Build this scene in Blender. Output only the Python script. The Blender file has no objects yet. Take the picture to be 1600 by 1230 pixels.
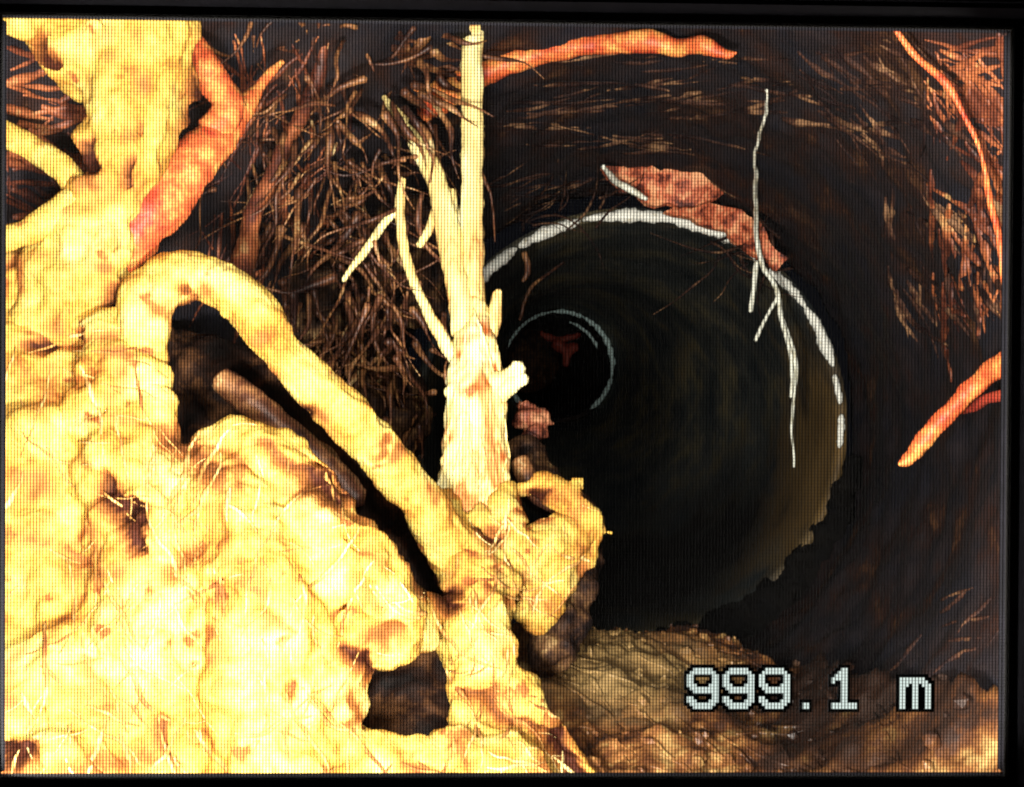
import bpy, bmesh, math, random
from mathutils import Vector, Matrix, noise

R = math.radians
scene = bpy.context.scene
col = scene.collection

# ------------------------------------------------------------------ camera
F = 1378.0                                   # focal length in photograph pixels (1600 wide)
cam_d = bpy.data.cameras.new("camera")
cam_d.sensor_width = 36.0
cam_d.lens = 36.0 * F / 1600.0
cam_d.clip_start = 0.005
cam_d.clip_end = 50.0
cam = bpy.data.objects.new("camera", cam_d)
cam.rotation_euler = (R(90), 0, 0)
col.objects.link(cam)
scene.camera = cam

# ------------------------------------------------------------------ world: an unlit underground pipe
w = bpy.data.worlds.new("World")
scene.world = w
w.use_nodes = True
bg = w.node_tree.nodes["Background"]
bg.inputs[0].default_value = (0.10, 0.11, 0.16, 1)
bg.inputs[1].default_value = 0.03

# ------------------------------------------------------------------ exposure
vs = scene.view_settings
vs.view_transform = 'Standard'
vs.look = 'None'
vs.exposure = 0.0
vs.gamma = 1.0
vs.use_curve_mapping = False
scene.cycles.filter_width = 2.1        # the photograph is soft

# ------------------------------------------------------------------ the inspection head's ring of lamps
def lamp(name, loc, power, colour=(1.0, 0.95, 0.86), radius=0.011):
    d = bpy.data.lights.new(name, 'POINT')
    d.energy = power
    d.color = colour
    d.shadow_soft_size = radius
    o = bpy.data.objects.new(name, d)
    o.location = loc
    col.objects.link(o)
    return o
lamp("inspection_lamp", (-0.072, 0.092, -0.020), 3.1)
lamp("inspection_lamp", (0.000, 0.092, 0.052), 2.7)
lamp("inspection_lamp", (-0.020, 0.092, -0.058), 8.0)
lamp("inspection_lamp", (0.070, 0.092, 0.010), 0.9)

# ------------------------------------------------------------------ helpers
rng = random.Random(7)
def P(px, py, Y):
    """point at depth Y (metres) on the line through photograph pixel px, py"""
    return Vector(((px - 800.0) / F * Y, Y, -(py - 615.0) / F * Y))

def tag(o, label=None, cat=None, group=None, kind=None):
    if label: o['label'] = label
    if cat: o['category'] = cat
    if group: o['group'] = group
    if kind: o['kind'] = kind
    return o

def link(name, me, mat, parent=None, smooth=True):
    o = bpy.data.objects.new(name, me)
    col.objects.link(o)
    if mat: 
        me.materials.clear()
        me.materials.append(mat)
    if smooth:
        me.polygons.foreach_set('use_smooth', [True] * len(me.polygons))
    if parent: o.parent = parent
    return o

def empty(name, loc):
    o = bpy.data.objects.new(name, None)
    o.empty_display_size = 0.01
    o.location = loc
    col.objects.link(o)
    return o

def rebase(o, base):
    """put the origin of mesh object o at base, geometry staying where it is"""
    o.data.transform(Matrix.Translation(-Vector(base)))
    o.location = base
    return o

def child(o, parent):
    """parent a mesh built in world coordinates"""
    o.parent = parent
    o.matrix_parent_inverse = Matrix.Translation(-parent.location)
    return o

def spline(pts, n=10):
    """Catmull-Rom through (Vector, radius)"""
    out = []
    m = len(pts)
    for i in range(m - 1):
        a = pts[max(i - 1, 0)]; b = pts[i]; c = pts[i + 1]; d = pts[min(i + 2, m - 1)]
        for k in range(n):
            t = k / n
            t2 = t * t; t3 = t2 * t
            def cr(p0, p1, p2, p3):
                return 0.5 * ((2 * p1) + (p2 - p0) * t + (2 * p0 - 5 * p1 + 4 * p2 - p3) * t2 + (3 * p1 - p0 - 3 * p2 + p3) * t3)
            out.append((cr(a[0], b[0], c[0], d[0]), b[1] + (c[1] - b[1]) * (3 * t2 - 2 * t3)))
    out.append(pts[-1])
    return out

def tube(bm, pts, seg=8, n=10, rough=0.0, wob=0.0, fr=1.0, seed=0):
    """a knotty tube with rounded ends; pts = [(Vector, radius)]"""
    sp = spline(pts, n)
    rings = []
    tprev = None
    up = Vector((0.3, 0.2, 1)).normalized()
    N = len(sp)
    for i, (p, r) in enumerate(sp):
        if i == 0: t = sp[1][0] - p
        elif i == N - 1: t = p - sp[i - 1][0]
        else: t = sp[i + 1][0] - sp[i - 1][0]
        if t.length < 1e-9: t = Vector((0, 0, 1))
        t.normalize()
        if tprev is None:
            u = t.cross(up)
            if u.length < 1e-3: u = t.cross(Vector((1, 0, 0)))
            u.normalize()
        else:
            u = (u - t * u.dot(t)).normalized()
        v = t.cross(u)
        tprev = t
        s = seed * 7.31
        if wob:
            q = p * fr * 60
            p = p + wob * (u * noise.noise(q + Vector((s, 0, 0))) + v * noise.noise(q + Vector((0, s, 5))))
        if rough:
            r = r * (1 + rough * 0.8 * noise.noise(p * fr * 110 + Vector((s, s, s))))
        ring = []
        for k in range(seg):
            a = 2 * math.pi * k / seg
            d = u * math.cos(a) + v * math.sin(a)
            rr = r
            if rough:
                rr *= 1 + rough * noise.noise((p + d * r) * fr * 260 + Vector((0, s, 0)))
            ring.append(bm.verts.new(p + d * rr))
        rings.append((ring, p, t, r))
    for a, b in zip(rings, rings[1:]):
        for k in range(seg):
            bm.faces.new((a[0][k], a[0][(k + 1) % seg], b[0][(k + 1) % seg], b[0][k]))
    for ring, p, t, r, sgn in ((*rings[0], -1), (*rings[-1], 1)):
        c = bm.verts.new(p + t * sgn * r * 0.6)
        for k in range(seg):
            f = (ring[k], ring[(k + 1) % seg], c)
            bm.faces.new(f if sgn > 0 else f[::-1])

def finish(bm, name):
    me = bpy.data.meshes.new(name)
    bmesh.ops.recalc_face_normals(bm, faces=bm.faces[:])
    bm.to_mesh(me)
    bm.free()
    return me

def axis(Y):
    """centre of the near pipe at depth Y"""
    t = min(1, max(0, (Y - 0.25) / 0.4)); t = t * t * (3 - 2 * t)
    return -0.004 + 0.089 * t, 0.006 - 0.029 * t

def wall_depth(px, py, rad=0.160):
    """depth at which the line through px, py reaches the near pipe's wall"""
    Y = 0.12
    while Y < 0.60:
        cx, cz = axis(Y); p = P(px, py, Y)
        if math.hypot(p.x - cx, p.z - cz) > rad: break
        Y += 0.002
    return Y

def px_pts(lst, Y0=None):
    """(px, py, radius_px, Y) -> world points, kept inside the pipe wall"""
    out = []
    for a, b, r, Y in lst:
        wd = wall_depth(a, b)
        if wd < 0.598: Y = min(Y, wd - 0.3 * r / F * Y)
        out.append((P(a, b, Y), r / F * Y))
    return out

def ball(bm, px, py, rpx, Y, squash=(1, 1, 1)):
    c = P(px, py, Y)
    r = rpx / F * Y
    m = Matrix.Translation(c) @ Matrix.Diagonal((r * squash[0], r * squash[1], r * squash[2], 1))
    bmesh.ops.create_icosphere(bm, subdivisions=2, radius=1, matrix=m)

def fuse(bm, name, mat, voxel=0.0015, smooth=3, disp=((0.02, 0.004),), parent=None, slits=(), strand=()):
    """melt overlapping closed shapes into one organic skin, then roughen it"""
    if strand: 
        for args in strand: strands(bm, **args)
    me = finish(bm, name)
    o = bpy.data.objects.new(name, me)
    col.objects.link(o)
    m = o.modifiers.new("r", 'REMESH'); m.mode = 'VOXEL'; m.voxel_size = voxel; m.use_smooth_shade = True
    if smooth:
        m = o.modifiers.new("s", 'SMOOTH'); m.iterations = smooth; m.factor = 0.6
    dg = bpy.context.evaluated_depsgraph_get()
    me2 = bpy.data.meshes.new_from_object(o.evaluated_get(dg))
    o.modifiers.clear()
    o.data = me2
    me2.name = name
    nrm = [v.normal.copy() for v in me2.vertices]
    for v, nn in zip(me2.vertices, nrm):
        d = 0
        for size, amp in disp:
            d += amp * noise.noise(v.co / size)
        v.co += nn * d
    at = me2.attributes.new('dirt_and_shade', 'FLOAT', 'POINT')
    segs = []
    for a_, b_, w_, s_ in slits:
        segs.append((Vector(a_), Vector(b_), w_, s_))
    vals = []
    for v in me2.vertices:
        q = v.co.copy()
        n1 = noise.noise(q / 0.011) + 0.5 * noise.noise(q / 0.005)
        d = max(0.0, min(0.6, (n1 - 0.12) * 1.0))
        if segs:
            px = q.x / q.y * F + 800; py = 615 - q.z / q.y * F
            pp = Vector((px, py)) + 26 * Vector((noise.noise(q / 0.009), noise.noise(q / 0.009 + Vector((9, 9, 9))))) + 8 * Vector((noise.noise(q / 0.003), noise.noise(q / 0.003 + Vector((9, 9, 9)))))
            for a_, b_, w_, s_ in segs:
                ab = b_ - a_
                t = max(0, min(1, (pp - a_).dot(ab) / max(1e-6, ab.dot(ab))))
                k = 1 - (pp - a_ - ab * t).length / (w_ * 1.35)
                if k > 0:
                    k = k * k * (3 - 2 * k)
                    d = max(d, min(1.0, k * 1.5 * s_))  # slits get painted shade, since the lamps still reach into them
                    v.co += Vector((0, 1, 0)) * 0.008 * k * s_
        vals.append(d)
    at.data.foreach_set('value', vals)
    me2.materials.clear(); me2.materials.append(mat)
    me2.polygons.foreach_set('use_smooth', [True] * len(me2.polygons))
    if parent: child(o, parent)
    return o

from mathutils.bvhtree import BVHTree
def strands(bm, region, n, ang, spread, rpx, length, seed=1, sink=0.25, seg=6, bvh=None, jig=0.25, step=26):
    """root strands half sunk into the surface already in bm, laid where the lamps of the picture reach"""
    rg = random.Random(seed)
    t = bvh or BVHTree.FromBMesh(bm)
    done = []
    for _ in range(n):
        px, py = rg.uniform(region[0], region[2]), rg.uniform(region[1], region[3])
        a = rg.gauss(ang, spread); r0 = rg.uniform(*rpx); L_ = rg.uniform(*length)
        pts = []
        last = None
        k = 0
        m_ = max(3, int(L_ / step))
        while k <= m_:
            d = P(px, py, 1.0).normalized()
            hit = t.ray_cast(Vector((0, 0, 0)) + d * 0.1, d)
            if hit[0] is None: break
            Y = hit[0].y
            if last and abs(Y - last) > 0.02: break
            last = Y
            rr = r0 * (1 - 0.75 * abs(2 * k / m_ - 0.8)) if m_ else r0
            rr = max(rr, r0 * 0.2)
            pts.append((P(px, py, Y) + d * (sink * rr / F * Y), rr / F * Y))
            a += rg.uniform(-jig, jig)
            px += math.cos(a) * step; py += math.sin(a) * step
            k += 1
        if len(pts) >= 3: done.append(pts)
    for i, pts in enumerate(done):
        tube(bm, pts, seg=seg, n=3, rough=0.2, seed=i + seed)

# ------------------------------------------------------------------ materials
def nodes_of(name):
    m = bpy.data.materials.new(name)
    m.use_nodes = True
    nt = m.node_tree
    return m, nt, nt.nodes["Principled BSDF"]

def noisy(name, stops, scale=60, detail=6, rough=0.7, bump=0.4, bump_scale=300, bump_dist=0.001, spec=0.3, stretch=(1, 1, 1), wet=None, spots=None, dirt_shade=None):
    m, nt, b = nodes_of(name)
    N, L = nt.nodes, nt.links
    tc = N.new('ShaderNodeTexCoord'); mp = N.new('ShaderNodeMapping')
    mp.inputs['Scale'].default_value = stretch
    L.new(tc.outputs['Object'], mp.inputs[0])
    n1 = N.new('ShaderNodeTexNoise'); n1.inputs['Scale'].default_value = scale; n1.inputs['Detail'].default_value = detail
    n1.inputs['Roughness'].default_value = 0.65
    L.new(mp.outputs[0], n1.inputs[0])
    cr = N.new('ShaderNodeValToRGB')
    el = cr.color_ramp.elements
    while len(el) > 1: el.remove(el[-1])
    el[0].position = stops[0][0]; el[0].color = (*stops[0][1], 1)
    for p, c in stops[1:]:
        e = el.new(p); e.color = (*c, 1)
    L.new(n1.outputs[0], cr.inputs[0])
    out = cr.outputs[0]
    if spots:
        sc_, thr, colr, seed = spots
        n3 = N.new('ShaderNodeTexNoise'); n3.inputs['Scale'].default_value = sc_; n3.inputs['Detail'].default_value = 3
        mp3 = N.new('ShaderNodeMapping'); mp3.inputs['Location'].default_value = (seed, seed * 2, 0)
        L.new(tc.outputs['Object'], mp3.inputs[0]); L.new(mp3.outputs[0], n3.inputs[0])
        r3 = N.new('ShaderNodeMapRange'); r3.inputs[1].default_value = thr; r3.inputs[2].default_value = thr + 0.07
        L.new(n3.outputs[0], r3.inputs[0])
        mx = N.new('ShaderNodeMix'); mx.data_type = 'RGBA'
        L.new(r3.outputs[0], mx.inputs[0]); L.new(out, mx.inputs[6]); mx.inputs[7].default_value = (*colr, 1)
        out = mx.outputs[2]
    if dirt_shade:
        at = N.new('ShaderNodeAttribute'); at.attribute_name = 'dirt_and_shade'  # random mottling plus the shade painted into slits
        for lo, hi, cc in ((0.0, 0.5, dirt_shade[0]), (0.45, 1.0, dirt_shade[1])):
            mr = N.new('ShaderNodeMapRange'); mr.inputs[1].default_value = lo; mr.inputs[2].default_value = hi
            L.new(at.outputs['Fac'], mr.inputs[0])
            mx2 = N.new('ShaderNodeMix'); mx2.data_type = 'RGBA'
            L.new(mr.outputs[0], mx2.inputs[0]); L.new(out, mx2.inputs[6]); mx2.inputs[7].default_value = (*cc, 1)
            out = mx2.outputs[2]
    L.new(out, b.inputs['Base Color'])
    b.inputs['Roughness'].default_value = rough
    b.inputs['Specular IOR Level'].default_value = spec
    if wet:
        r2 = N.new('ShaderNodeMapRange'); r2.inputs[3].default_value = wet[0]; r2.inputs[4].default_value = wet[1]
        r2.inputs[1].default_value = 0.35; r2.inputs[2].default_value = 0.65
        L.new(n1.outputs[0], r2.inputs[0]); L.new(r2.outputs[0], b.inputs['Roughness'])
    n2 = N.new('ShaderNodeTexNoise'); n2.inputs['Scale'].default_value = bump_scale; n2.inputs['Detail'].default_value = 5
    L.new(mp.outputs[0], n2.inputs[0])
    bp = N.new('ShaderNodeBump'); bp.inputs['Strength'].default_value = bump; bp.inputs['Distance'].default_value = bump_dist
    L.new(n2.outputs[0], bp.inputs['Height']); L.new(bp.outputs[0], b.inputs['Normal'])
    return m

M = {}
M['root_pale'] = noisy('pale_root_bark', [(0.33, (0.20, 0.060, 0.010)), (0.42, (0.40, 0.20, 0.032)), (0.52, (0.50, 0.345, 0.070)), (0.66, (0.58, 0.47, 0.15))],
                       scale=52, detail=9, rough=0.75, spec=0.12, bump=0.8, bump_scale=330, bump_dist=0.0012, spots=(120, 0.63, (0.26, 0.08, 0.02), 3), dirt_shade=((0.33, 0.12, 0.028), (0.035, 0.008, 0.003)))
M['root_trunk'] = noisy('fibrous_root_bark', [(0.33, (0.50, 0.19, 0.05)), (0.42, (0.72, 0.50, 0.17)), (0.54, (0.76, 0.64, 0.26)), (0.66, (0.82, 0.78, 0.46))],
                        scale=70, rough=0.6, spec=0.3, bump=0.8, bump_scale=260, stretch=(1, 1, 0.18), dirt_shade=((0.45, 0.13, 0.03), (0.20, 0.03, 0.01)))
M['root_orange'] = noisy('orange_root_bark', [(0.35, (0.34, 0.035, 0.015)), (0.5, (0.58, 0.125, 0.035)), (0.64, (0.72, 0.36, 0.09))],
                         scale=90, rough=0.5, bump=0.6, bump_scale=300)
M['root_red'] = noisy('red_root_bark', [(0.35, (0.20, 0.02, 0.012)), (0.6, (0.30, 0.045, 0.022))], scale=80, rough=0.6, bump=0.6)
M['root_fine'] = noisy('fine_root_bark', [(0.38, (0.02, 0.007, 0.005)), (0.5, (0.09, 0.032, 0.014)), (0.60, (0.24, 0.11, 0.04)), (0.70, (0.55, 0.42, 0.2))],
                       scale=50, rough=0.5, bump=0.3)
M['root_dull'] = noisy('dull_root_bark', [(0.42, (0.012, 0.006, 0.006)), (0.54, (0.05, 0.022, 0.014)), (0.66, (0.22, 0.12, 0.06))], scale=50, rough=0.7, bump=0.3, spec=0.1)
M['clump'] = noisy('red_brown_clay', [(0.38, (0.04, 0.010, 0.008)), (0.52, (0.25, 0.07, 0.035)), (0.64, (0.5, 0.24, 0.12))], scale=80, rough=0.6, bump=0.8)
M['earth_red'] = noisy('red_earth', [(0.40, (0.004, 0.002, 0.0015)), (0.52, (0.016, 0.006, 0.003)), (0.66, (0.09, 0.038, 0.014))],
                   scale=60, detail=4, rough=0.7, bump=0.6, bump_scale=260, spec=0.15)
M['fibre'] = noisy('red_brown_fibre', [(0.38, (0.02, 0.005, 0.004)), (0.50, (0.10, 0.026, 0.012)), (0.60, (0.28, 0.085, 0.03)), (0.70, (0.5, 0.32, 0.13))], scale=38, rough=0.55, bump=0.5)
M['fibre_pale'] = noisy('pale_fibre', [(0.38, (0.20, 0.07, 0.02)), (0.50, (0.42, 0.22, 0.06)), (0.62, (0.62, 0.48, 0.20))], scale=42, rough=0.7, spec=0.1, bump=0.4)
M['root_white'] = noisy('bleached_root_bark', [(0.36, (0.55, 0.52, 0.36)), (0.52, (0.92, 0.94, 0.80))], scale=120, rough=0.4, bump=0.3)
M['violet_glint'] = noisy('violet_glare', [(0.40, (0.012, 0.008, 0.03)), (0.50, (0.06, 0.035, 0.16)), (0.62, (0.26, 0.15, 0.30))], scale=120, rough=0.6, bump=0.4)  # violet glare turned into a base colour; no object uses it
M['wall'] = noisy('dirty_pipe_wall', [(0.38, (0.007, 0.007, 0.011)), (0.51, (0.014, 0.010, 0.011)), (0.60, (0.020, 0.009, 0.007)), (0.74, (0.12, 0.055, 0.024))],
                  scale=26, detail=9, rough=0.6, bump=0.8, bump_scale=120, bump_dist=0.002, wet=(0.8, 0.55), stretch=(1, 0.8, 1), spec=0.15)
M['bore'] = noisy('dark_pipe_bore', [(0.36, (0.014, 0.020, 0.024)), (0.50, (0.042, 0.046, 0.042)), (0.64, (0.13, 0.11, 0.060))],
                  scale=14, detail=7, rough=0.6, bump=0.3, bump_scale=90, spec=0.2)
def tone_patch(m, centre, radius, c0, c1):
    """a painted tone with its own ragged outline at one place on a surface"""
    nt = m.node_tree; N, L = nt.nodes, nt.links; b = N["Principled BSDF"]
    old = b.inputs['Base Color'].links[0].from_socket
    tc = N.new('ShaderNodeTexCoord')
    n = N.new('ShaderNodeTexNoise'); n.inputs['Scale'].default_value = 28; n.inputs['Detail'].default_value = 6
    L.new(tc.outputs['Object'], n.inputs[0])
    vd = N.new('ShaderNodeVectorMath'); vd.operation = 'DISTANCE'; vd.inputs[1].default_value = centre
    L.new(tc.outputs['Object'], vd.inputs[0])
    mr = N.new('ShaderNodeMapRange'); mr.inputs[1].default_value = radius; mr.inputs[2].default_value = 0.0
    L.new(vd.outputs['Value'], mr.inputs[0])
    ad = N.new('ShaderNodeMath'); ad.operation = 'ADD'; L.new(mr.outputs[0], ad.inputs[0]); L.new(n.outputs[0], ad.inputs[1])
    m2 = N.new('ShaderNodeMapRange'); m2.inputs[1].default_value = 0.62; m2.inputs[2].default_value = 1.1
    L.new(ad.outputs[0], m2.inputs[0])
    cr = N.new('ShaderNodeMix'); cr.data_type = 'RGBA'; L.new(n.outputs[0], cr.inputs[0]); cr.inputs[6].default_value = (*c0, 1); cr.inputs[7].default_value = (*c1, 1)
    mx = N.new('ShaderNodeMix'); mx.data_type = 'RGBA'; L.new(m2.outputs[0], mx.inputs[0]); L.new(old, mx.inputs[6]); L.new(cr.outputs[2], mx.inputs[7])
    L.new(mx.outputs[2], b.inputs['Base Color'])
tone_patch(M['bore'], P(1270, 730, 0.68), 0.13, (0.02, 0.012, 0.005), (0.26, 0.16, 0.055))  # brown of the lit lower right bore wall, put into the colour
tone_patch(M['bore'], P(1010, 860, 0.80), 0.20, (0.001, 0.001, 0.0012), (0.006, 0.005, 0.005))  # shade low in the bore, beside the root mass, painted black
M['silt'] = noisy('black_silt', [(0.4, (0.0015, 0.0015, 0.0018)), (0.7, (0.006, 0.005, 0.004))], scale=40, rough=0.8, spec=0.05, bump=0.5)
M['bore_far'] = noisy('far_pipe_bore', [(0.4, (0.008, 0.008, 0.010)), (0.7, (0.04, 0.025, 0.018))], scale=20, rough=0.7, bump=0.4, spec=0.1)
M['rim'] = noisy('limescale', [(0.28, (0.55, 0.48, 0.30)), (0.42, (0.97, 0.98, 0.88))], scale=160, rough=0.35, bump=0.6, bump_scale=400)
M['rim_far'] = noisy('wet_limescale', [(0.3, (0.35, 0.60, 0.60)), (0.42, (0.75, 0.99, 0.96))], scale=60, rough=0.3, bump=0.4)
M['shard'] = noisy('broken_clay', [(0.40, (0.10, 0.02, 0.012)), (0.50, (0.60, 0.14, 0.06)), (0.62, (0.92, 0.42, 0.20))], scale=90, rough=0.6, bump=0.8)
M['sediment'] = noisy('gritty_sediment', [(0.40, (0.025, 0.009, 0.004)), (0.49, (0.10, 0.036, 0.012)), (0.57, (0.22, 0.095, 0.03)), (0.68, (0.46, 0.30, 0.11))],
                      scale=62, detail=7, rough=0.6, bump=0.6, bump_scale=160, bump_dist=0.0015, wet=(0.7, 0.35))
M['earth_dark'] = noisy('dark_earth', [(0.38, (0.006, 0.003, 0.003)), (0.5, (0.035, 0.016, 0.008)), (0.60, (0.10, 0.05, 0.02)), (0.7, (0.26, 0.17, 0.07))],
                   scale=75, detail=4, rough=0.7, bump=0.9, bump_scale=260, spec=0.15)
tone_patch(M['sediment'], P(960, 1040, 0.40), 0.09, (0.08, 0.03, 0.01), (0.50, 0.34, 0.13))  # tan patch, paler than the floor around it
tone_patch(M['sediment'], P(1420, 1010, 0.33), 0.14, (0.004, 0.002, 0.0015), (0.02, 0.008, 0.004))  # painted shade: the floor darkens towards the right, away from the light
M['crust'] = noisy('crusted_grit', [(0.36, (0.03, 0.014, 0.008)), (0.52, (0.16, 0.06, 0.025)), (0.68, (0.40, 0.22, 0.09))],
                   scale=60, detail=8, rough=0.6, bump=0.9, bump_scale=200)

def plain(name, c, rough=0.4, emit=None, spec=0.5):
    m, nt, b = nodes_of(name)
    b.inputs['Base Color'].default_value = (*c, 1)
    b.inputs['Roughness'].default_value = rough
    b.inputs['Specular IOR Level'].default_value = spec
    if emit:
        b.inputs['Emission Color'].default_value = (*emit[0], 1)
        b.inputs['Emission Strength'].default_value = emit[1]
    return m
M['bezel'] = noisy('black_bezel_plastic', [(0.4, (0.0012, 0.0012, 0.0016)), (0.7, (0.0018, 0.0017, 0.0024))], scale=400, rough=0.8, spec=0.01, bump=0.15, bump_scale=2500, bump_dist=0.0001)
M['grid'] = plain('black_pixel_matrix', (0.004, 0.004, 0.004), 0.9, spec=0.0)
M['glyph'] = plain('lit_readout', (0.0, 0.0, 0.0), 0.6, ((0.86, 1.0, 0.93), 0.95), spec=0.0)
M['glyph_edge'] = plain('readout_outline', (0.002, 0.003, 0.004), 0.9, spec=0.0)

# ------------------------------------------------------------------ the pipe: sections of the sewer
def section(name, stations, mat, thick=0.012, seg=160, step=0.01, amp=0.002, freq=18, end_jag=0.0, ampf=0.0):
    """stations = [(Y, centre_x, centre_z, radius)]"""
    st = []
    for a, b in zip(stations, stations[1:]):
        n = max(2, int((b[0] - a[0]) / step))
        for k in range(n):
            t = k / n
            s = t * t * (3 - 2 * t)
            st.append((a[0] + (b[0] - a[0]) * t, a[1] + (b[1] - a[1]) * s, a[2] + (b[2] - a[2]) * s, a[3] + (b[3] - a[3]) * t))
    st.append(stations[-1])
    bm = bmesh.new()
    inner, outer = [], []
    for Y, cx, cz, r in st:
        ri, ro = [], []
        for k in range(seg):
            a = 2 * math.pi * k / seg
            c, s = math.cos(a), math.sin(a)
            q = Vector((cx + r * c, Y * 1.0, cz + r * s))
            d = amp * noise.noise(q * freq) + amp * 0.6 * noise.noise(q * freq * 2.7)
            if ampf: d += ampf * noise.noise(q * 130) + ampf * 0.7 * noise.noise(q * 290)
            ri.append(bm.verts.new((cx + (r + d) * c, Y, cz + (r + d) * s)))
            ro.append(bm.verts.new((cx + (r + thick) * c, Y, cz + (r + thick) * s)))
        inner.append(ri); outer.append(ro)
    def skin(A):
        for a, b in zip(A, A[1:]):
            for k in range(seg):
                bm.faces.new((a[k], a[(k + 1) % seg], b[(k + 1) % seg], b[k]))
    skin(inner); skin(outer)
    for i in (0, -1):
        for k in range(seg):
            bm.faces.new((inner[i][k], inner[i][(k + 1) % seg], outer[i][(k + 1) % seg], outer[i][k]))
    o = link(name, finish(bm, name), mat)
    o['kind'] = 'structure'
    return o

YM, YF = 0.63, 1.30
cM = P(985, 665, YM); rM = 328 / F * YM
cF = P(873, 571, YF); rF = 84 / F * YF
section('near_pipe', [(-0.25, -0.01, 0.01, 0.166), (0.25, -0.004, 0.006, 0.166), (0.45, 0.045, -0.012, 0.168), (YM + 0.03, cM.x, cM.z, 0.172)],
        M['wall'], step=0.004, amp=0.006, freq=22, seg=260, ampf=0.0016)
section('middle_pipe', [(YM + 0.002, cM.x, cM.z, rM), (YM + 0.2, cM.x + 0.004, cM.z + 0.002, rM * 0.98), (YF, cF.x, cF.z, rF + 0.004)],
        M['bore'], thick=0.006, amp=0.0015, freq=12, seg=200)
section('far_pipe', [(YF + 0.004, cF.x, cF.z, rF), (YF + 0.9, cF.x - 0.03, cF.z + 0.04, rF)], M['bore_far'], thick=0.02, amp=0.003, freq=20, seg=96, step=0.03)
# black mud heaped against the lower right of the pipe mouth
bm = bmesh.new()
tube(bm, [(cM + Vector(((rM + 0.012) * math.cos(R(a_)), 0.002, (rM + 0.012) * math.sin(R(a_)))), 0.006 + 0.008 * math.sin(R(max(0, min(180, -(a_ + 8) * 1.6))))) for a_ in range(-8, -112, -4)],
     seg=14, n=5, rough=0.3)
o = fuse(bm, 'mud_bank', M['silt'], voxel=0.002, smooth=1, disp=((0.014, 0.006), (0.005, 0.002)))
o['kind'] = 'structure'
# the earth that closes the far end
bm = bmesh.new()
bmesh.ops.create_icosphere(bm, subdivisions=4, radius=0.12, matrix=Matrix.Translation((cF.x - 0.03, YF + 1.0, cF.z + 0.04)))
for v in bm.verts: v.co += v.normal * 0.012 * noise.noise(v.co * 30)
o = link('earth', finish(bm, 'earth'), M['crust']); o['kind'] = 'structure'

# limescale rims on the pipe mouths
def rim(name, c, r, spans, mat, label, Y, seedo=0):
    e = empty(name, c)
    for a0, a1, w0 in spans:
        bm = bmesh.new()
        n = max(6, int((a1 - a0) / 1.3))
        pts = []
        for k in range(n + 1):
            a = R(a0 + (a1 - a0) * k / n)
            t = k / n
            ww = w0 * (0.35 + 0.65 * min(1, 6 * t, 6 * (1 - t))) * (1 + 0.35 * noise.noise(Vector((a * 9, seedo, 0))))
            rr = r * (1 + 0.010 * noise.noise(Vector((a * 7, 3, seedo))))
            pts.append((Vector((c.x + rr * math.cos(a), Y - 0.003 * noise.noise(Vector((a * 5, 9, 0))), c.z + rr * math.sin(a))), ww * 0.5))
        tube(bm, pts, seg=8, n=2, rough=0.4, fr=1.5, seed=seedo)
        child(link('rim_piece', finish(bm, 'rim_piece'), mat), e)
    return tag(e, label, 'pipe rim')
rim('joint_rim', cM, rM, [(-6, 3, 0.0050), (6, 14, 0.0050), (16.5, 34, 0.0070), (34.3, 56, 0.0066), (56.5, 103, 0.0085), (104, 122, 0.0080), (123, 142, 0.0085)],
    M['rim'], 'thin chalky white rim around the mouth of the wide pipe', YM - 0.002)
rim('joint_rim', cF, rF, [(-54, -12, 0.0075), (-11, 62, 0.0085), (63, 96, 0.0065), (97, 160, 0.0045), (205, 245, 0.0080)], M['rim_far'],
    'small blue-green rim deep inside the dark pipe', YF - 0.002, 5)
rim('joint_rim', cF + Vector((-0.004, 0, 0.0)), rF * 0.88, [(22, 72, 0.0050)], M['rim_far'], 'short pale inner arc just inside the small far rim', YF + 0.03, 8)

# ------------------------------------------------------------------ sediment on the pipe floor
def floor_z(x, y):
    cx, cz = axis(y)
    d = 0.161 ** 2 - (x - cx) ** 2
    zw = cz - math.sqrt(d) if d > 0 else cz
    k = 0.012
    z0 = -0.1215 - 0.10 * max(0, x - 0.04)
    h = max(k - abs(z0 - zw), 0) / k
    z = max(z0, zw) + h * h * k * 0.25
    lim = -0.107 + 0.26 * (0.35 - y) * (1 if y < 0.35 else 0.5) + 0.006 * noise.noise(Vector((y * 30, 5, x * 20)))
    if z > lim: z -= min(0.06, (z - lim) * 9)
    z += 0.008 * noise.noise(Vector((x * 18, y * 18, 1))) + 0.006 * noise.noise(Vector((x * 50, y * 50, 2))) \
        + 0.0026 * noise.noise(Vector((x * 140, y * 140, 3))) + 0.0014 * noise.noise(Vector((x * 320, y * 320, 4)))
    edge = 0.52 - 1.1 * max(0, x - 0.06) - 3.0 * max(0, x - 0.125) + 0.015 * noise.noise(Vector((x * 25, 0, 7)))
    if y > edge: z -= min(0.09, (y - edge) * 1.2)
    return z
bm = bmesh.new()
nx, ny = 230, 300
x0, x1, y0, y1 = -0.14, 0.20, 0.10, 0.628
g = [[None] * (ny + 1) for _ in range(nx + 1)]
for i in range(nx + 1):
    for j in range(ny + 1):
        x = x0 + (x1 - x0) * i / nx; y = y0 + (y1 - y0) * j / ny
        g[i][j] = bm.verts.new((x, y, floor_z(x, y)))
for i in range(nx):
    for j in range(ny):
        bm.faces.new((g[i][j], g[i + 1][j], g[i + 1][j + 1], g[i][j + 1]))
strands(bm, (820, 930, 1400, 1220), 90, .75, .35, (1.5, 5), (60, 260), seed=61, sink=.2, step=18)
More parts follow.
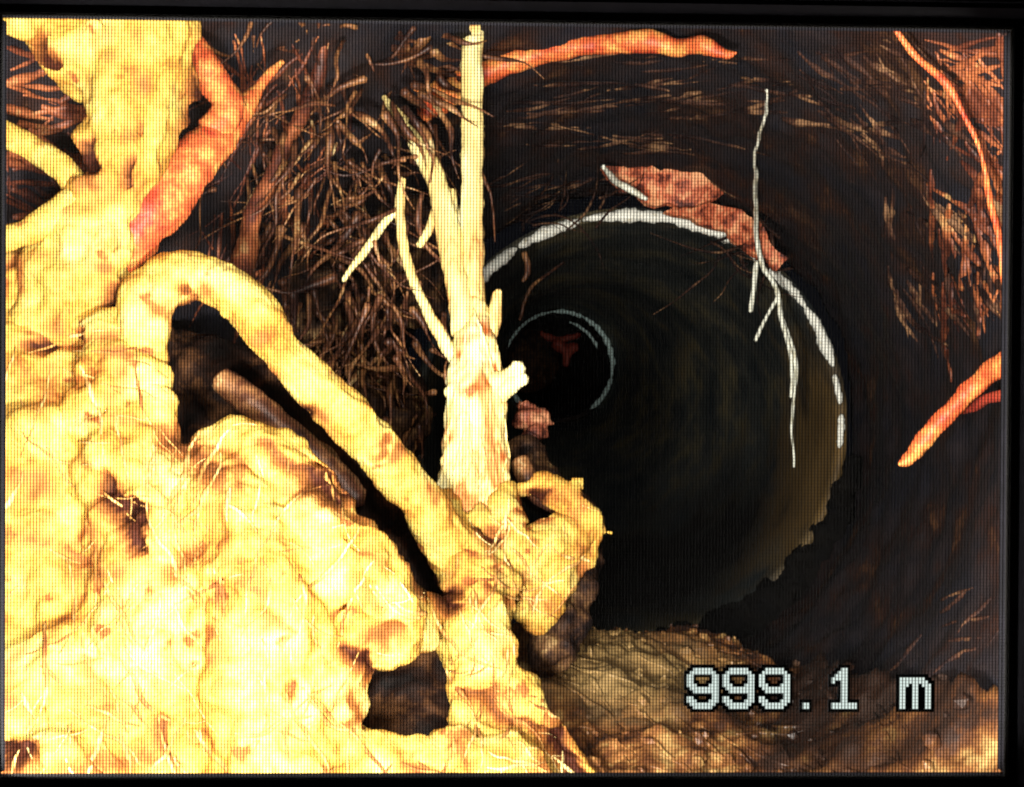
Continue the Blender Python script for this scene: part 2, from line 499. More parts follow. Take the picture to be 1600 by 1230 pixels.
o = link('sediment_floor', finish(bm, 'sediment_floor'), M['sediment']); o['kind'] = 'structure'
# grit scattered on it, one mass
bm = bmesh.new()
for i in range(420):
    x = rng.uniform(-0.02, 0.17); y = rng.uniform(0.24, 0.53)
    r = rng.choice([0.001, 0.0015, 0.0015, 0.0022, 0.003])
    m = Matrix.Translation((x, y, floor_z(x, y) + r * 0.25)) @ Matrix.Rotation(rng.uniform(0, 6), 4, Vector((rng.random(), rng.random(), 1)).normalized()) \
        @ Matrix.Diagonal((r * rng.uniform(.7, 1.5), r * rng.uniform(.7, 1.3), r * rng.uniform(.5, .9), 1))
    bmesh.ops.create_icosphere(bm, subdivisions=1, radius=1, matrix=m)
for v in bm.verts: v.co += v.normal * 0.0006 * noise.noise(v.co * 900)
o = link('grit', finish(bm, 'grit'), M['sediment'], smooth=False)
tag(o, 'loose brown grit lying over the sediment floor', 'grit', kind='stuff')

# ------------------------------------------------------------------ the big pale root mass, lower left
bm = bmesh.new()
def T(lst, **k): tube(bm, px_pts(lst), **{**dict(seg=12, rough=0.12, n=8), **k})
T([(40, 400, 60, .30), (50, 520, 95, .285), (60, 700, 110, .27), (70, 950, 120, .26), (60, 1280, 130, .25)])
T([(150, 470, 62, .285), (185, 560, 58, .275), (190, 700, 80, .265), (240, 900, 100, .255), (230, 1280, 120, .25)])
T([(300, 720, 50, .270), (370, 830, 75, .257), (420, 960, 95, .250), (420, 1280, 130, .245)])
T([(330, 690, 38, .275), (430, 730, 48, .270), (520, 830, 62, .268), (600, 950, 62, .270)])
T([(470, 800, 60, .265), (560, 900, 80, .262), (600, 960, 60, .265), (500, 1000, 70, .258), (490, 1130, 70, .252)])
T([(735, 860, 55, .325), (748, 960, 62, .305), (755, 1060, 55, .29), (820, 1140, 45, .285), (900, 1250, 50, .28)])
T([(650, 950, 42, .290), (620, 1000, 34, .28), (560, 1010, 34, .27)])
T([(500, 1210, 80, .25), (620, 1235, 80, .255), (760, 1225, 72, .262), (830, 1260, 60, .27)])
T([(740, 1040, 40, .29), (720, 1110, 34, .28), (740, 1180, 50, .27)])
T([(770, 890, 46, .325), (850, 860, 38, .335), (900, 835, 22, .34)])
T([(905, 830, 26, .34), (860, 920, 34, .335), (820, 960, 30, .33)])
T([(700, 900, 45, .31), (790, 925, 50, .32)])
T([(702, 770, 12, .336), (708, 820, 24, .328), (722, 880, 40, .316)]); T([(796, 760, 10, .340), (792, 815, 20, .332), (778, 875, 36, .320)]); T([(748, 790, 12, .330), (752, 830, 22, .326), (756, 880, 34, .318)])
T([(800, 770, 12, .345), (850, 760, 13, .345), (895, 785, 15, .342), (938, 822, 13, .34)]); T([(935, 825, 16, .34), (915, 870, 14, .34), (880, 910, 15, .34)])
T([(930, 820, 10, .34), (960, 835, 4, .342)]); T([(870, 770, 8, .343), (905, 755, 3, .345)])
mass = fuse(bm, 'root_mass', M['root_pale'], voxel=0.0016, smooth=4, disp=((0.014, 0.0044), (0.006, 0.0024), (0.003, 0.0008), (0.03, 0.004)),
            slits=[((165, 745), (188, 800), 24, 1.0), ((188, 800), (222, 850), 20, 1.0), ((420, 700), (520, 770), 16, .6), ((540, 1010), (600, 1080), 18, .8), ((130, 1050), (170, 1120), 20, .35), ((380, 760), (350, 700), 20, .4), ((560, 900), (600, 960), 14, .35), ((10, 830), (60, 855), 16, .35), ((95, 870), (130, 890), 18, .45), ((310, 850), (270, 905), 20, .4),
                   ((335, 915), (358, 930), 12, .5), ((405, 965), (450, 980), 14, .35), ((441, 1078), (446, 1088), 15, .6), ((50, 530), (110, 520), 18, .9), ((110, 535), (215, 520), 20, .35),
                   ((275, 690), (330, 745), 32, .6), ((20, 400), (60, 380), 26, .5), ((0, 1180), (20, 1190), 30, .9), ((90, 1200), (230, 1195), 26, .4), ((245, 1150), (262, 1190), 22, .6),
                   ((480, 740), (560, 800), 22, .7), ((745, 838), (775, 842), 14, .8), ((780, 885), (790, 890), 11, .6), ((825, 790), (845, 785), 24, 1.0),
                   ((720, 1080), (860, 1150), 16, .6), ((870, 1160), (900, 1230), 30, .9), ((60, 600), (60, 640), 30, .25), ((655, 880), (700, 950), 24, .9), ((620, 1000), (580, 1000), 22, .5)],
            strand=[dict(region=(0, 430, 640, 1220), n=85, ang=1.1, spread=.45, rpx=(7, 20), length=(120, 420), seed=5, seg=8),
                    dict(region=(0, 430, 900, 1220), n=60, ang=2.0, spread=.6, rpx=(5, 12), length=(80, 260), seed=6),
                    dict(region=(780, 780, 940, 980), n=40, ang=-.7, spread=.8, rpx=(3, 9), length=(50, 150), seed=8),
                    dict(region=(690, 850, 900, 1200), n=26, ang=1.4, spread=.4, rpx=(6, 14), length=(80, 240), seed=7)])
_b = bmesh.new(); _b.from_mesh(mass.data); mass_bvh = BVHTree.FromBMesh(_b); _b.free()
rebase(mass, P(450, 1100, .27))
bm = bmesh.new()
strands(bm, (0, 430, 700, 1220), 200, 1.2, .7, (1.5, 5), (50, 240), seed=81, sink=.0, bvh=mass_bvh, jig=.4, step=18)
strands(bm, (700, 760, 940, 1220), 110, 1.2, .9, (1.5, 4), (40, 150), seed=82, sink=-.2, bvh=mass_bvh, jig=.5, step=14)
child(link('fibre', finish(bm, 'fibre'), M['fibre_pale']), mass)['kind'] = 'stuff'
tag(mass, 'huge glaring yellow mass of fused roots filling the lower left', 'root mass')

# dim earth behind the holes of the mass
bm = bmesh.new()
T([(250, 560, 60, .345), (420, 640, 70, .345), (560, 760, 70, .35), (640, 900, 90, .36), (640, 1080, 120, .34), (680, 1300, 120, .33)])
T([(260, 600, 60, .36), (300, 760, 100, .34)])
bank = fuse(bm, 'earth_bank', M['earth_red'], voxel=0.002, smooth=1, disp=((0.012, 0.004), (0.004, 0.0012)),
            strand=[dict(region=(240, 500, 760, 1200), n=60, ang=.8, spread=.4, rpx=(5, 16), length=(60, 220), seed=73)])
bank['kind'] = 'structure'

# ------------------------------------------------------------------ individual roots
def root(name, main, mat, label, cat='root', group=None, branches=(), seg=12, rough=0.16, wob=0.0012, fused=True, seed=1, voxel=None, n=10):
    """main: list of (px, py, r_px, Y); branches: lists of the same, children named branch"""
    base = P(*main[0][:2], main[0][3])
    e = empty(name, base) if branches else None
    def mk(nm, lst, i):
        b = bmesh.new()
        tube(b, px_pts(lst), seg=seg, n=n, rough=rough, wob=wob, seed=seed + i)
        return link(nm, finish(b, nm), mat)
    if e:
        child(mk('stem', main, 0), e)
        for i, br in enumerate(branches):
            child(mk('branch', br, i + 1), e)
        tag(e, label, cat, group)
        return e
    o = mk(name, main, 0)
    rebase(o, base)
    return tag(o, label, cat, group)

# upper left trunk
bm = bmesh.new()
T([(235, -60, 88, .27), (215, 80, 82, .268), (200, 200, 62, .27), (165, 310, 58, .272), (120, 420, 75, .275), (90, 500, 70, .28)])
T([(120, -40, 60, .28), (90, 40, 40, .285), (150, 120, 30, .28)])
T([(20, 30, 30, .29), (60, 60, 22, .288), (130, 130, 30, .28)])
T([(270, 20, 40, .275), (260, 140, 30, .275), (235, 260, 30, .275)])
tr = fuse(bm, 'thick_root', M['root_pale'], voxel=0.0015, smooth=3, disp=((0.012, 0.0034), (0.005, 0.0016)),
          slits=[((205, 250), (198, 275), 18, .8), ((300, 140), (290, 190), 22, 1.0), ((210, 190), (214, 200), 10, .5), ((128, 230), (135, 260), 18, .9), ((62, 75), (72, 90), 22, .9), ((180, 460), (170, 500), 26, .9)],
          strand=[dict(region=(90, 30, 300, 480), n=40, ang=1.75, spread=.2, rpx=(6, 18), length=(120, 380), seed=15, seg=8)])
rebase(tr, P(120, 420, .275))
tag(tr, 'thickest root trunk, glaring yellow, coming down from the upper left corner', 'root')

root('root', [(440, 95, 4, .32), (410, 130, 8, .315), (375, 175, 18, .306), (325, 230, 32, .296), (275, 285, 42, .288), (225, 345, 44, .28), (175, 420, 34, .28)], M['root_orange'],
     'short thick orange root slanting down against the right of the thickest trunk', seed=3)
root('root', [(285, 60, 26, .30), (320, 110, 28, .298), (355, 165, 26, .298), (330, 205, 22, .295)], M['root_orange'],
     'knobbly orange root curling beside the top of the thickest trunk', seed=31)
root('root', [(-30, 195, 20, .262), (35, 222, 21, .262), (95, 262, 22, .265), (135, 320, 26, .27)], M['root_pale'],
     'upper of the two yellow roots forming a V at the left edge', seed=4, rough=.25)
root('root', [(150, 300, 24, .268), (90, 330, 20, .262), (35, 362, 19, .26), (-30, 380, 22, .26)], M['root_pale'],
     'lower of the two yellow roots forming a V at the left edge', seed=5)

# arching diagonal root
bm = bmesh.new()
T([(190, 640, 34, .275), (218, 545, 44, .272), (235, 465, 46, .274), (300, 430, 38, .277), (375, 462, 40, .280), (440, 545, 34, .285),
   (520, 630, 37, .292), (610, 725, 36, .30), (680, 815, 40, .31), (735, 890, 46, .32)], rough=.08, seg=16)
o = fuse(bm, 'arching_root', M['root_pale'], voxel=0.0012, smooth=2, disp=((0.012, 0.0020), (0.004, 0.0007)),
         slits=[((280, 455), (290, 460), 12, .6), ((455, 630), (470, 640), 16, .8), ((590, 700), (610, 690), 10, .5)],
         strand=[dict(region=(330, 440, 720, 880), n=40, ang=.80, spread=.12, rpx=(5, 13), length=(100, 330), seed=35),
                 dict(region=(190, 410, 340, 640), n=18, ang=1.6, spread=.4, rpx=(5, 12), length=(60, 160), seed=36)])
rebase(o, P(735, 890, .32))
tag(o, 'thick yellow root arching over a dark hole then running diagonally down to the upright trunk', 'root')
root('root', [(345, 590, 20, .305), (410, 640, 24, .305), (480, 705, 26, .308), (560, 780, 22, .31)], M['root_fine'],
     'dim brown root lying in the hollow beneath the diagonal root', seed=7)

# upright trunk with its branches
YT = .365
base = P(750, 860, .335)
e = empty('forked_root', base)
bm = bmesh.new()
T([(722, 850, 34, .335), (728, 740, 36, .345), (735, 640, 44, .352), (742, 560, 38, .36), (738, 490, 26, .366), (722, 430, 18, .37)], rough=0.14)
T([(775, 840, 26, .335), (765, 740, 32, .345), (760, 640, 32, .352), (755, 580, 30, .358), (752, 500, 16, .362)], rough=0.14)
T([(705, 800, 26, .34), (712, 700, 20, .345), (715, 620, 16, .35)], rough=0.14)
st = fuse(bm, 'stem', M['root_trunk'], voxel=0.0010, smooth=2, disp=((0.008, 0.0014), (0.003, 0.0006)), parent=e,
          strand=[dict(region=(690, 460, 800, 830), n=26, ang=1.5, spread=.12, rpx=(4, 9), length=(100, 300), seed=25)])
_b = bmesh.new(); _b.from_mesh(st.data); _v = BVHTree.FromBMesh(_b); _b.free()
bm = bmesh.new()
strands(bm, (690, 450, 820, 840), 46, 1.55, .16, (1.5, 4.5), (70, 300), seed=83, sink=-.1, bvh=_v, jig=.12, step=16)
child(link('fibre', finish(bm, 'fibre'), M['root_trunk']), e)['kind'] = 'stuff'
def branch(lst, mat, label=None, seed=1, **k):
    b = bmesh.new(); tube(b, px_pts(lst), seg=10, n=10, rough=0.18, wob=0.0012, seed=seed)
    o = child(link('branch', finish(b, 'branch'), mat), e)
    if label: o['label'] = label
branch([(742, 540, 20, .362), (738, 440, 19, .368), (738, 330, 18, .372), (737, 220, 18, .376), (738, 120, 18, .378), (738, 45, 17, .38), (738, -30, 17, .38)], M['root_trunk'], 'straight upright branch reaching the top edge', 11)
branch([(728, 520, 22, .362), (712, 430, 20, .366), (697, 350, 20, .372), (680, 280, 17, .376), (650, 225, 13, .38), (622, 180, 9, .384), (600, 150, 4, .386)], M['root_trunk'], 'branch leaning to the upper left', 12)
branch([(752, 560, 14, .36), (768, 520, 11, .362), (778, 470, 9, .366), (782, 455, 6, .366)], M['root_trunk'], 'short branch on the right', 13)
branch([(712, 560, 12, .358), (682, 515, 10, .36), (655, 460, 8, .364), (632, 395, 8, .368), (625, 330, 8, .372), (628, 280, 5, .374)], M['root_trunk'], 'thin branch on the left', 14)
branch([(768, 600, 20, .352), (798, 590, 16, .352), (812, 570, 11, .352)], M['root_trunk'], 'stubby pale knob on the right side', 15)
branch([(775, 620, 16, .352), (798, 600, 16, .35), (822, 592, 9, .35)], M['root_trunk'], None, 16)
branch([(700, 300, 10, .38), (715, 345, 8, .378), (730, 380, 7, .376)], M['root_trunk'], None, 17)
branch([(655, 385, 6, .372), (668, 360, 7, .374), (678, 325, 6, .376)], M['root_trunk'], None, 18)
tag(e, 'bright upright root in the middle, white-hot trunk forking into thin branches above', 'root')

root('root', [(536, 438, 4, .372), (565, 398, 6, .372), (600, 350, 6.5, .372), (625, 318, 6, .374)], M['root_trunk'],
     'short pale straight root slanting up to the right left of the upright trunk', seed=21)
root('root', [(505, 60, 6, .36), (494, 130, 13, .355), (460, 200, 11, .35), (425, 270, 13, .345), (395, 340, 15, .34), (372, 440, 22, .33)], M['fibre'],
     'dim red root curving down between the thickest trunk and the fine tangle', seed=22)
root('root', [(660, 175, 15, .405), (690, 155, 19, .405), (730, 125, 21, .41), (790, 100, 19, .415), (860, 80, 17, .42), (930, 68, 14, .43),
              (1010, 66, 17, .44), (1060, 74, 13, .445), (1100, 70, 14, .445), (1135, 82, 7, .45), (1150, 80, 2, .45)], M['root_orange'],
     'orange root running level along the top, red towards its right end',
     branches=[[(690, 130, 8, .40), (672, 150, 10, .40), (668, 185, 9, .40)], [(700, 150, 9, .402), (665, 140, 7, .402), (640, 130, 5, .404)]], seed=23)
bm = bmesh.new()
T([(812, 628, 12, .42), (835, 655, 20, .42), (850, 640, 12, .42)]); T([(820, 690, 16, .41), (838, 668, 18, .415), (860, 660, 8, .42)]); ball(bm, 815, 655, 13, .418)
o = fuse(bm, 'clay_lump', M['clump'], voxel=0.0014, smooth=1, disp=((0.008, 0.004), (0.003, 0.0015)))
rebase(o, P(830, 660, .42))
tag(o, 'dull red clay lump hanging at the lower left of the small far rim', 'clay lump')
bm = bmesh.new()
T([(820, 700, 26, .40), (850, 760, 34, .39), (900, 800, 30, .385), (920, 880, 26, .39)]); T([(900, 860, 34, .37), (880, 940, 40, .36), (860, 1020, 40, .34)])
o = fuse(bm, 'earth_lump', M['earth_dark'], voxel=0.002, smooth=1, disp=((0.012, 0.005), (0.004, 0.002)))
rebase(o, P(880, 830, .38))
tag(o, 'dark brown earth lump behind the foot of the upright trunk', 'earth lump')
root('root', [(810, 720, 14, .37), (830, 760, 18, .365), (870, 790, 15, .36)], M['root_fine'], 'short brown root stub right of the foot of the upright trunk', seed=25)
root('root', [(1404, 724, 4, .31), (1418, 714, 10, .31), (1440, 690, 14, .306), (1480, 650, 13, .302), (1520, 605, 15, .298), (1560, 570, 16, .294), (1620, 520, 14, .29)], M['root_orange'],
     'lone orange root slanting up to the right edge over the dark wall', seed=26, rough=0.25)
root('root', [(1440, 618, 8, .33), (1500, 640, 8, .32), (1560, 620, 8, .31), (1620, 615, 7, .31)][1:], M['root_red'], 'faint short red root just below the lone orange root at the right edge', seed=27)
root('root', [(1400, 45, 4, .36), (1430, 85, 5, .356), (1475, 125, 6, .352), (1505, 180, 4, .35), (1530, 240, 3, .347), (1548, 320, 5, .345), (1562, 400, 4, .345), (1572, 480, 3, .345)], M['root_orange'],
     'long thin orange root following the curve of the wall at the upper right', seed=28)

# hanging white rootlets at the joint
e2 = root('rootlet', [(1198, 140, 2, .59), (1196, 180, 2.6, .59), (1182, 230, 2.6, .59), (1180, 300, 3.8, .59), (1183, 370, 4, .59), (1190, 410, 4, .59), (1210, 450, 4, .59),
                 (1225, 500, 3.4, .59), (1240, 555, 4, .59), (1243, 600, 2.6, .59), (1238, 660, 2.2, .59), (1240, 730, 1.4, .59)], M['root_white'],
     'long thin white rootlet hanging across the right of the pipe rim', branches=[
     [(1183, 410, 4, .588), (1178, 450, 4.4, .588), (1174, 487, 3.4, .588)],
     [(1216, 462, 3, .588), (1200, 490, 2.6, .588), (1180, 532, 3.4, .588)],
     [(1212, 450, 4, .588), (1222, 500, 3.5, .588), (1236, 560, 3, .588), (1236, 620, 3.4, .588)],
     ], seg=6, rough=0.2, wob=0.0012, seed=40)
for o_ in e2.children: pass
root('rootlet', [(820, 395, 5, .56), (826, 420, 5, .56), (818, 440, 3, .56)], M['root_fine'], 'tiny brown rootlet dangling below the left of the pipe rim', seg=6, seed=41)
root('rootlet', [(812, 500, 2.5, .60), (830, 450, 3, .60), (880, 410, 2, .61)], M['root_fine'], 'hair-thin brown rootlet inside the left of the pipe mouth', seg=5, seed=42)

# debris inside the pipe
bm = bmesh.new()
T([(868, 535, 9, 1.22), (885, 548, 10, 1.22), (900, 540, 8, 1.22)]); T([(885, 545, 9, 1.22), (884, 570, 5, 1.22)]); T([(845, 520, 5, 1.24), (872, 532, 6, 1.24), (905, 522, 5, 1.24)])
o = fuse(bm, 'root_clump', M['root_red'], voxel=0.002, smooth=1, disp=((0.01, 0.003),)); rebase(o, P(885, 560, 1.22))
tag(o, 'small reddish root clump seen far inside the small rim', 'root clump')

# broken clay shards above the rim
def slab(name, poly, Y, thick, mat, label, jag=0.009, tilt=0.0):
    bm = bmesh.new()
    pts = []
    m = len(poly)
    for i in range(m):
        a = Vector(poly[i]); b = Vector(poly[(i + 1) % m])
        k = max(2, int((b - a).length / 14))
        for j in range(k):
            q = a.lerp(b, j / k)
            q += Vector((noise.noise(Vector((q.x * .05, q.y * .05, 1))), noise.noise(Vector((q.x * .05, q.y * .05, 9))))) * 9
            q += Vector((rng.uniform(-3, 3), rng.uniform(-4, 4)))
            pts.append(q)
    cxp = sum(p.x for p in pts) / len(pts)
    top = [bm.verts.new(P(p.x, p.y, Y + tilt * (p.x - cxp) / 100)) for p in pts]
    f = bm.faces.new(top)
    r = bmesh.ops.extrude_face_region(bm, geom=[f])
    for v in [x for x in r['geom'] if isinstance(x, bmesh.types.BMVert)]: v.co.y += thick
    bmesh.ops.triangulate(bm, faces=bm.faces[:])
    bmesh.ops.subdivide_edges(bm, edges=[e_ for e_ in bm.edges if e_.calc_length() > 0.008], cuts=2, use_grid_fill=True)
    bmesh.ops.triangulate(bm, faces=bm.faces[:])
    bmesh.ops.recalc_face_normals(bm, faces=bm.faces[:])
    for v in bm.verts: v.co += Vector((0.3, 1, 0.3)) * jag * noise.noise(v.co * 45)
    o = link(name, finish(bm, name), mat, smooth=False)
    rebase(o, P(poly[0][0], poly[0][1], Y))
    return tag(o, label, 'clay shard')
slab('clay_shard', [(936, 262), (985, 254), (1050, 262), (1142, 262), (1150, 292), (1120, 310), (1060, 322), (1010, 316), (960, 290)], .585, .008, M['shard'],
     'orange-red clay shard wedged above the top of the pipe rim')
slab('clay_shard', [(1040, 326), (1100, 316), (1145, 322), (1185, 345), (1205, 380), (1228, 400), (1215, 420), (1175, 395), (1130, 366), (1080, 344)], .60, .008, M['shard'],
     'curved red clay shard hugging the upper right of the pipe rim')
root('rootlet', [(942, 262, 4, .578), (965, 285, 6, .578), (985, 296, 6, .578), (1010, 312, 4, .578)], M['root_white'], 'short chalky streak along the lower left edge of the orange shard', seg=6, rough=.3, seed=43)

# ------------------------------------------------------------------ fibres plastered on the near wall
near = bpy.data.objects['near_pipe']
_bm = bmesh.new(); _bm.from_mesh(near.data); wall_bvh = BVHTree.FromBMesh(_bm); _bm.free()
def wall_fibres(name, label, mat, sets):
    bm = bmesh.new()
    for st_ in sets: strands(bm, bvh=wall_bvh, **st_)
    o = link(name, finish(bm, name), mat)
    tag(o, label, 'root fibres', kind='stuff')
wall_fibres('wall_fibres', 'orange-brown root fibres plastered on the wall at the upper right edge', M['fibre'],
    [dict(region=(1440, 50, 1600, 480), n=90, ang=1.2, spread=.35, rpx=(2, 11), length=(50, 180), seed=51, sink=.5),
     dict(region=(1440, 60, 1600, 200), n=50, ang=.3, spread=.3, rpx=(3, 9), length=(40, 120), seed=52, sink=.5)])
wall_fibres('wall_fibres', 'dim brown root fibres on the dark wall between the pipe rim and the right edge', M['root_dull'],
    [dict(region=(1220, 60, 1460, 220), n=60, ang=.5, spread=.4, rpx=(2, 9), length=(40, 140), seed=53, sink=.5),
     dict(region=(1380, 280, 1560, 470), n=44, ang=1.1, spread=.3, rpx=(2, 10), length=(40, 150), seed=54, sink=.5),
     dict(region=(1400, 900, 1600, 1080), n=14, ang=2.3, spread=.5, rpx=(2, 8), length=(40, 120), seed=55, sink=.7)])
wall_fibres('wall_fibres', 'streaky brown fibres running level on the dark wall above the pipe rim', M['root_dull'],
    [dict(region=(760, 90, 1160, 240), n=60, ang=-.05, spread=.14, rpx=(1.5, 6), length=(40, 180), seed=56, sink=.4, jig=.12),
     dict(region=(760, 280, 960, 370), n=50, ang=-.3, spread=.25, rpx=(1.2, 4), length=(30, 90), seed=57, sink=.4)])
wall_fibres('wall_fibres', 'dark red root fibres on the wall at the left edge above the two crossing yellow roots', M['fibre'],
    [dict(region=(-20, 30, 140, 420), n=70, ang=.15, spread=.35, rpx=(3, 12), length=(50, 150), seed=59, sink=.4)])
wall_fibres('wall_fibres', 'dim red-brown fibres on the wall between the thickest trunk and the tangle', M['fibre'],
    [dict(region=(300, 40, 560, 420), n=90, ang=1.9, spread=.5, rpx=(1.5, 6), length=(60, 200), seed=58, sink=.4)])

# ------------------------------------------------------------------ tangle of fine roots
bm = bmesh.new()
def fine(cx, cy, sx, sy, n, Ya, Yb, ra, rb, bias=None):
    for i in range(n):
        x = rng.gauss(cx, sx); y = rng.gauss(cy, sy); Y = rng.uniform(Ya, Yb)
        a = rng.uniform(0, 2 * math.pi) if bias is None else rng.gauss(bias, 0.5)
        l = rng.uniform(30, 120)
        pts = []
        for k in range(5):
            wd = wall_depth(x, y); Yc = min(Y, wd) if wd < .598 else Y
            pts.append((P(x, y, Yc), rng.uniform(ra, rb) / F * Yc * (1.15 - 0.24 * k)))
            a += rng.uniform(-.55, .55)
            x += math.cos(a) * l * .35; y += math.sin(a) * l * .35; Y += rng.uniform(-.008, .008)
        tube(bm, pts, seg=5, n=3, rough=0.25, seed=i)
fine(500, 330, 90, 140, 60, .36, .43, 2, 8, bias=2.0)
fine(560, 380, 60, 120, 60, .38, .44, 1.5, 5, bias=1.1)
fine(560, 520, 60, 80, 80, .38, .44, 1.5, 7, bias=1.7)
fine(470, 170, 90, 90, 80, .335, .37, 1.5, 5, bias=2.0)
fine(600, 110, 70, 50, 44, .36, .42, 3, 9, bias=.6)
o = link('root_tangle', finish(bm, 'root_tangle'), M['root_fine'])
tag(o, 'brown tangle of fine roots matted on the wall behind the upright trunk', 'fine roots', kind='stuff')
bm = bmesh.new()
fine(860, 345, 50, 20, 14, .57, .60, 1.2, 2.4, bias=-0.3)
fine(1180, 390, 30, 25, 16, .60, .62, 1.5, 3)
o = link('root_hairs', finish(bm, 'root_hairs'), M['root_dull'])
tag(o, 'sparse brown root hairs on the dark wall above the pipe rim', 'root hairs', kind='stuff')
# earth packed behind the tangle
bm = bmesh.new()
T([(470, 420, 60, .46), (500, 550, 100, .48), (600, 700, 100, .47)])
T([(640, 330, 50, .54), (620, 480, 70, .52)])
o = fuse(bm, 'wall_earth', M['earth_dark'], voxel=0.0022, smooth=1, disp=((0.02, 0.006), (0.008, 0.005), (0.004, 0.002)),
         strand=[dict(region=(380, 320, 740, 720), n=80, ang=1.7, spread=.6, rpx=(3, 12), length=(60, 220), seed=71)])
o['kind'] = 'structure'

# ------------------------------------------------------------------ the monitor the picture is seen on
YS = 0.080
TL, TR, BR, BL = (4, 24), (1579, 47), (1569, 1212), (1, 1214)
def S(u, v, Y=YS):
    """screen coordinates u right, v down, 0..1, inside the opening"""
    x = (TL[0] * (1 - u) + TR[0] * u) * (1 - v) + (BL[0] * (1 - u) + BR[0] * u) * v
    y = (TL[1] * (1 - u) + TR[1] * u) * (1 - v) + (BL[1] * (1 - u) + BR[1] * u) * v
    p = P(x, y, YS)
    p.y = Y
    return p
mon = empty('monitor', P(800, 1300, YS))
tag(mon, 'black framed monitor screen whose fine pixel grid shows the pipe', 'monitor')
def rail(u0, v0, u1, v1, ya, yb, name='frame_rail', bev=0.0004):
    bm = bmesh.new()
    vs_ = [bm.verts.new(S(u, v, y)) for y in (ya, yb) for u, v in ((u0, v0), (u1, v0), (u1, v1), (u0, v1))]
    for f in ((0, 1, 2, 3), (7, 6, 5, 4), (0, 4, 5, 1), (1, 5, 6, 2), (2, 6, 7, 3), (3, 7, 4, 0)): bm.faces.new([vs_[i] for i in f])
    bmesh.ops.recalc_face_normals(bm, faces=bm.faces[:])
    bmesh.ops.bevel(bm, geom=bm.edges[:], offset=bev, segments=2, affect='EDGES')
    return child(link(name, finish(bm, name), M['bezel'] if name == 'frame_rail' else M['grid'], smooth=False), mon)
rail(-0.12, -0.14, 1.12, -0.012, YS - .0030, YS + .003)
rail(-0.12, 1.012, 1.12, 1.14, YS - .0030, YS + .003)
rail(-0.12, -0.0122, -0.012, 1.0122, YS - .0030, YS + .003)
rail(1.009, -0.0122, 1.12, 1.0122, YS - .0030, YS + .003)
# inner lip, set back
rail(-0.014, -0.014, 1.014, 0.0, YS - .0004, YS + .0002, 'inner_lip', .0001)
rail(-0.014, 1.0, 1.014, 1.014, YS - .0004, YS + .0002, 'inner_lip', .0001)
rail(-0.014, 0.0, 0.0, 1.0, YS - .0004, YS + .0002, 'inner_lip', .0001)
rail(1.0, 0.0, 1.012, 1.0, YS - .0004, YS + .0002, 'inner_lip', .0001)
# pixel matrix
NC, NR = 314, 236
WV, WH = 0.27, 0.08
bm = bmesh.new()
def bar(u0, v0, u1, v1, y, t=0.00003):
    a = [bm.verts.new(S(u, v, y + d)) for d in (0, t) for u, v in ((u0, v0), (u1, v0), (u1, v1), (u0, v1))]
    for f in ((0, 1, 2, 3), (7, 6, 5, 4), (0, 4, 5, 1), (1, 5, 6, 2), (2, 6, 7, 3), (3, 7, 4, 0)): bm.faces.new([a[i] for i in f])
for i in range(1, NC):
    u = i / NC; h = WV / NC / 2
    bar(u - h, 0, u + h, 1, YS)
for j in range(1, NR):
    v = j / NR; h = WH / NR / 2
    bar(0, v - h, 1, v + h, YS + .00004)
o = child(link('pixel_grid', finish(bm, 'pixel_grid'), M['grid'], smooth=False), mon)
o['kind'] = 'stuff'

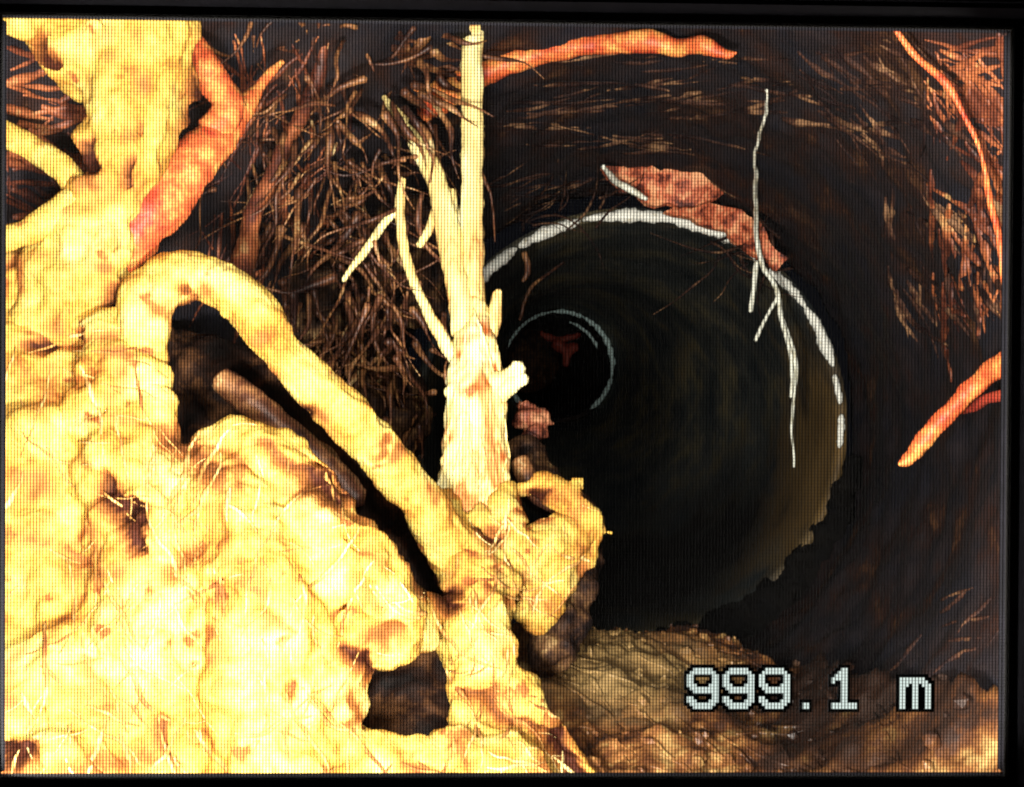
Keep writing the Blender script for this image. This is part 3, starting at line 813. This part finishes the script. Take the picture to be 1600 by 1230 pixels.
# readout, in a bitmap face
GL = {
 '9': ["..XXXXXX..", ".XXXXXXXX.", "XX......XX", "XX......XX", "XX......XX", "XXX....XXX", ".XXXXXXXXX", "..XXXXXXXX", "........XX", "XX......XX", "XXX....XXX", ".XXXXXXXX.", "..XXXXXX.."],
 '.': ["..........", "..........", "..........", "..........", "..........", "..........", "..........", "..........", "..........", "..........", "..........", "....XX....", "....XX...."],
 '1': ["....XX....", "...XXX....", "..XXXX....", ".XXXXX....", ".X..XX....", "....XX....", "....XX....", "....XX....", "....XX....", "....XX....", "....XX....", ".XXXXXXXX.", ".XXXXXXXX."],
 'm': ["..........", "..........", "..........", "XXXXXXXX..", "XXXXXXXXX.", "XXX.XX.XXX", "XX..XX..XX", "XX..XX..XX", "XX..XX..XX", "XX..XX..XX", "XX..XX..XX", "XX..XX..XX", "XX..XX..XX"],
}
read = child(bpy.data.objects.new('readout', None), mon)
col.objects.link(read)
read['label'] = 'white blocky 999.1 m reading'
def uv(px, py):
    v = (py - 47) / (1212 - 47); v = (py - (TL[1] + (TR[1] - TL[1]) * px / 1600)) / (BL[1] - (TL[1] + (TR[1] - TL[1]) * px / 1600))
    return px / 1574, v
def glyph(ch, px, py):
    rows = GL[ch]
    on = {(i, j) for j, r_ in enumerate(rows) for i, c in enumerate(r_) if c == 'X'}
    ring = {(i + a, j + b) for i, j in on for a in (-1, 0, 1) for b in (-1, 0, 1)}
    def cells(cs, y, nm, mat, par):
        bm = bmesh.new()
        for i, j in cs:
            x = px + i * 4.95; yy = py + j * 4.95
            (u0, v0), (u1, v1) = uv(x, yy), uv(x + 4.95, yy + 4.95)
            a = [bm.verts.new(S(u, v, y + d)) for d in (0, .00003) for u, v in ((u0, v0), (u1, v0), (u1, v1), (u0, v1))]
            for f in ((0, 1, 2, 3), (7, 6, 5, 4), (0, 4, 5, 1), (1, 5, 6, 2), (2, 6, 7, 3), (3, 7, 4, 0)): bm.faces.new([a[k] for k in f])
        o_ = link(nm, finish(bm, nm), mat, smooth=False)
        o_.parent = par
        return o_
    cells(on, YS + .00012, {'.': 'decimal_point', 'm': 'letter'}.get(ch, 'digit'), M['glyph'], read)
    cells(ring, YS + .00020, 'outline', M['glyph_edge'], read)
for ch, x in (('9', 1076), ('9', 1132), ('9', 1188), ('.', 1238), ('1', 1298), ('m', 1410)):
    glyph(ch, x, 1046)

for o in scene.objects:
    g = {'root': 'roots growing through the pipe wall', 'rootlet': 'rootlets hanging at the pipe rim', 'pipe rim': 'pale rims of the pipe joints',
         'clay shard': 'broken clay shards above the rim'}.get(o.get('category') if not o.name.startswith('rootlet') else 'rootlet')
    if g: o['group'] = g
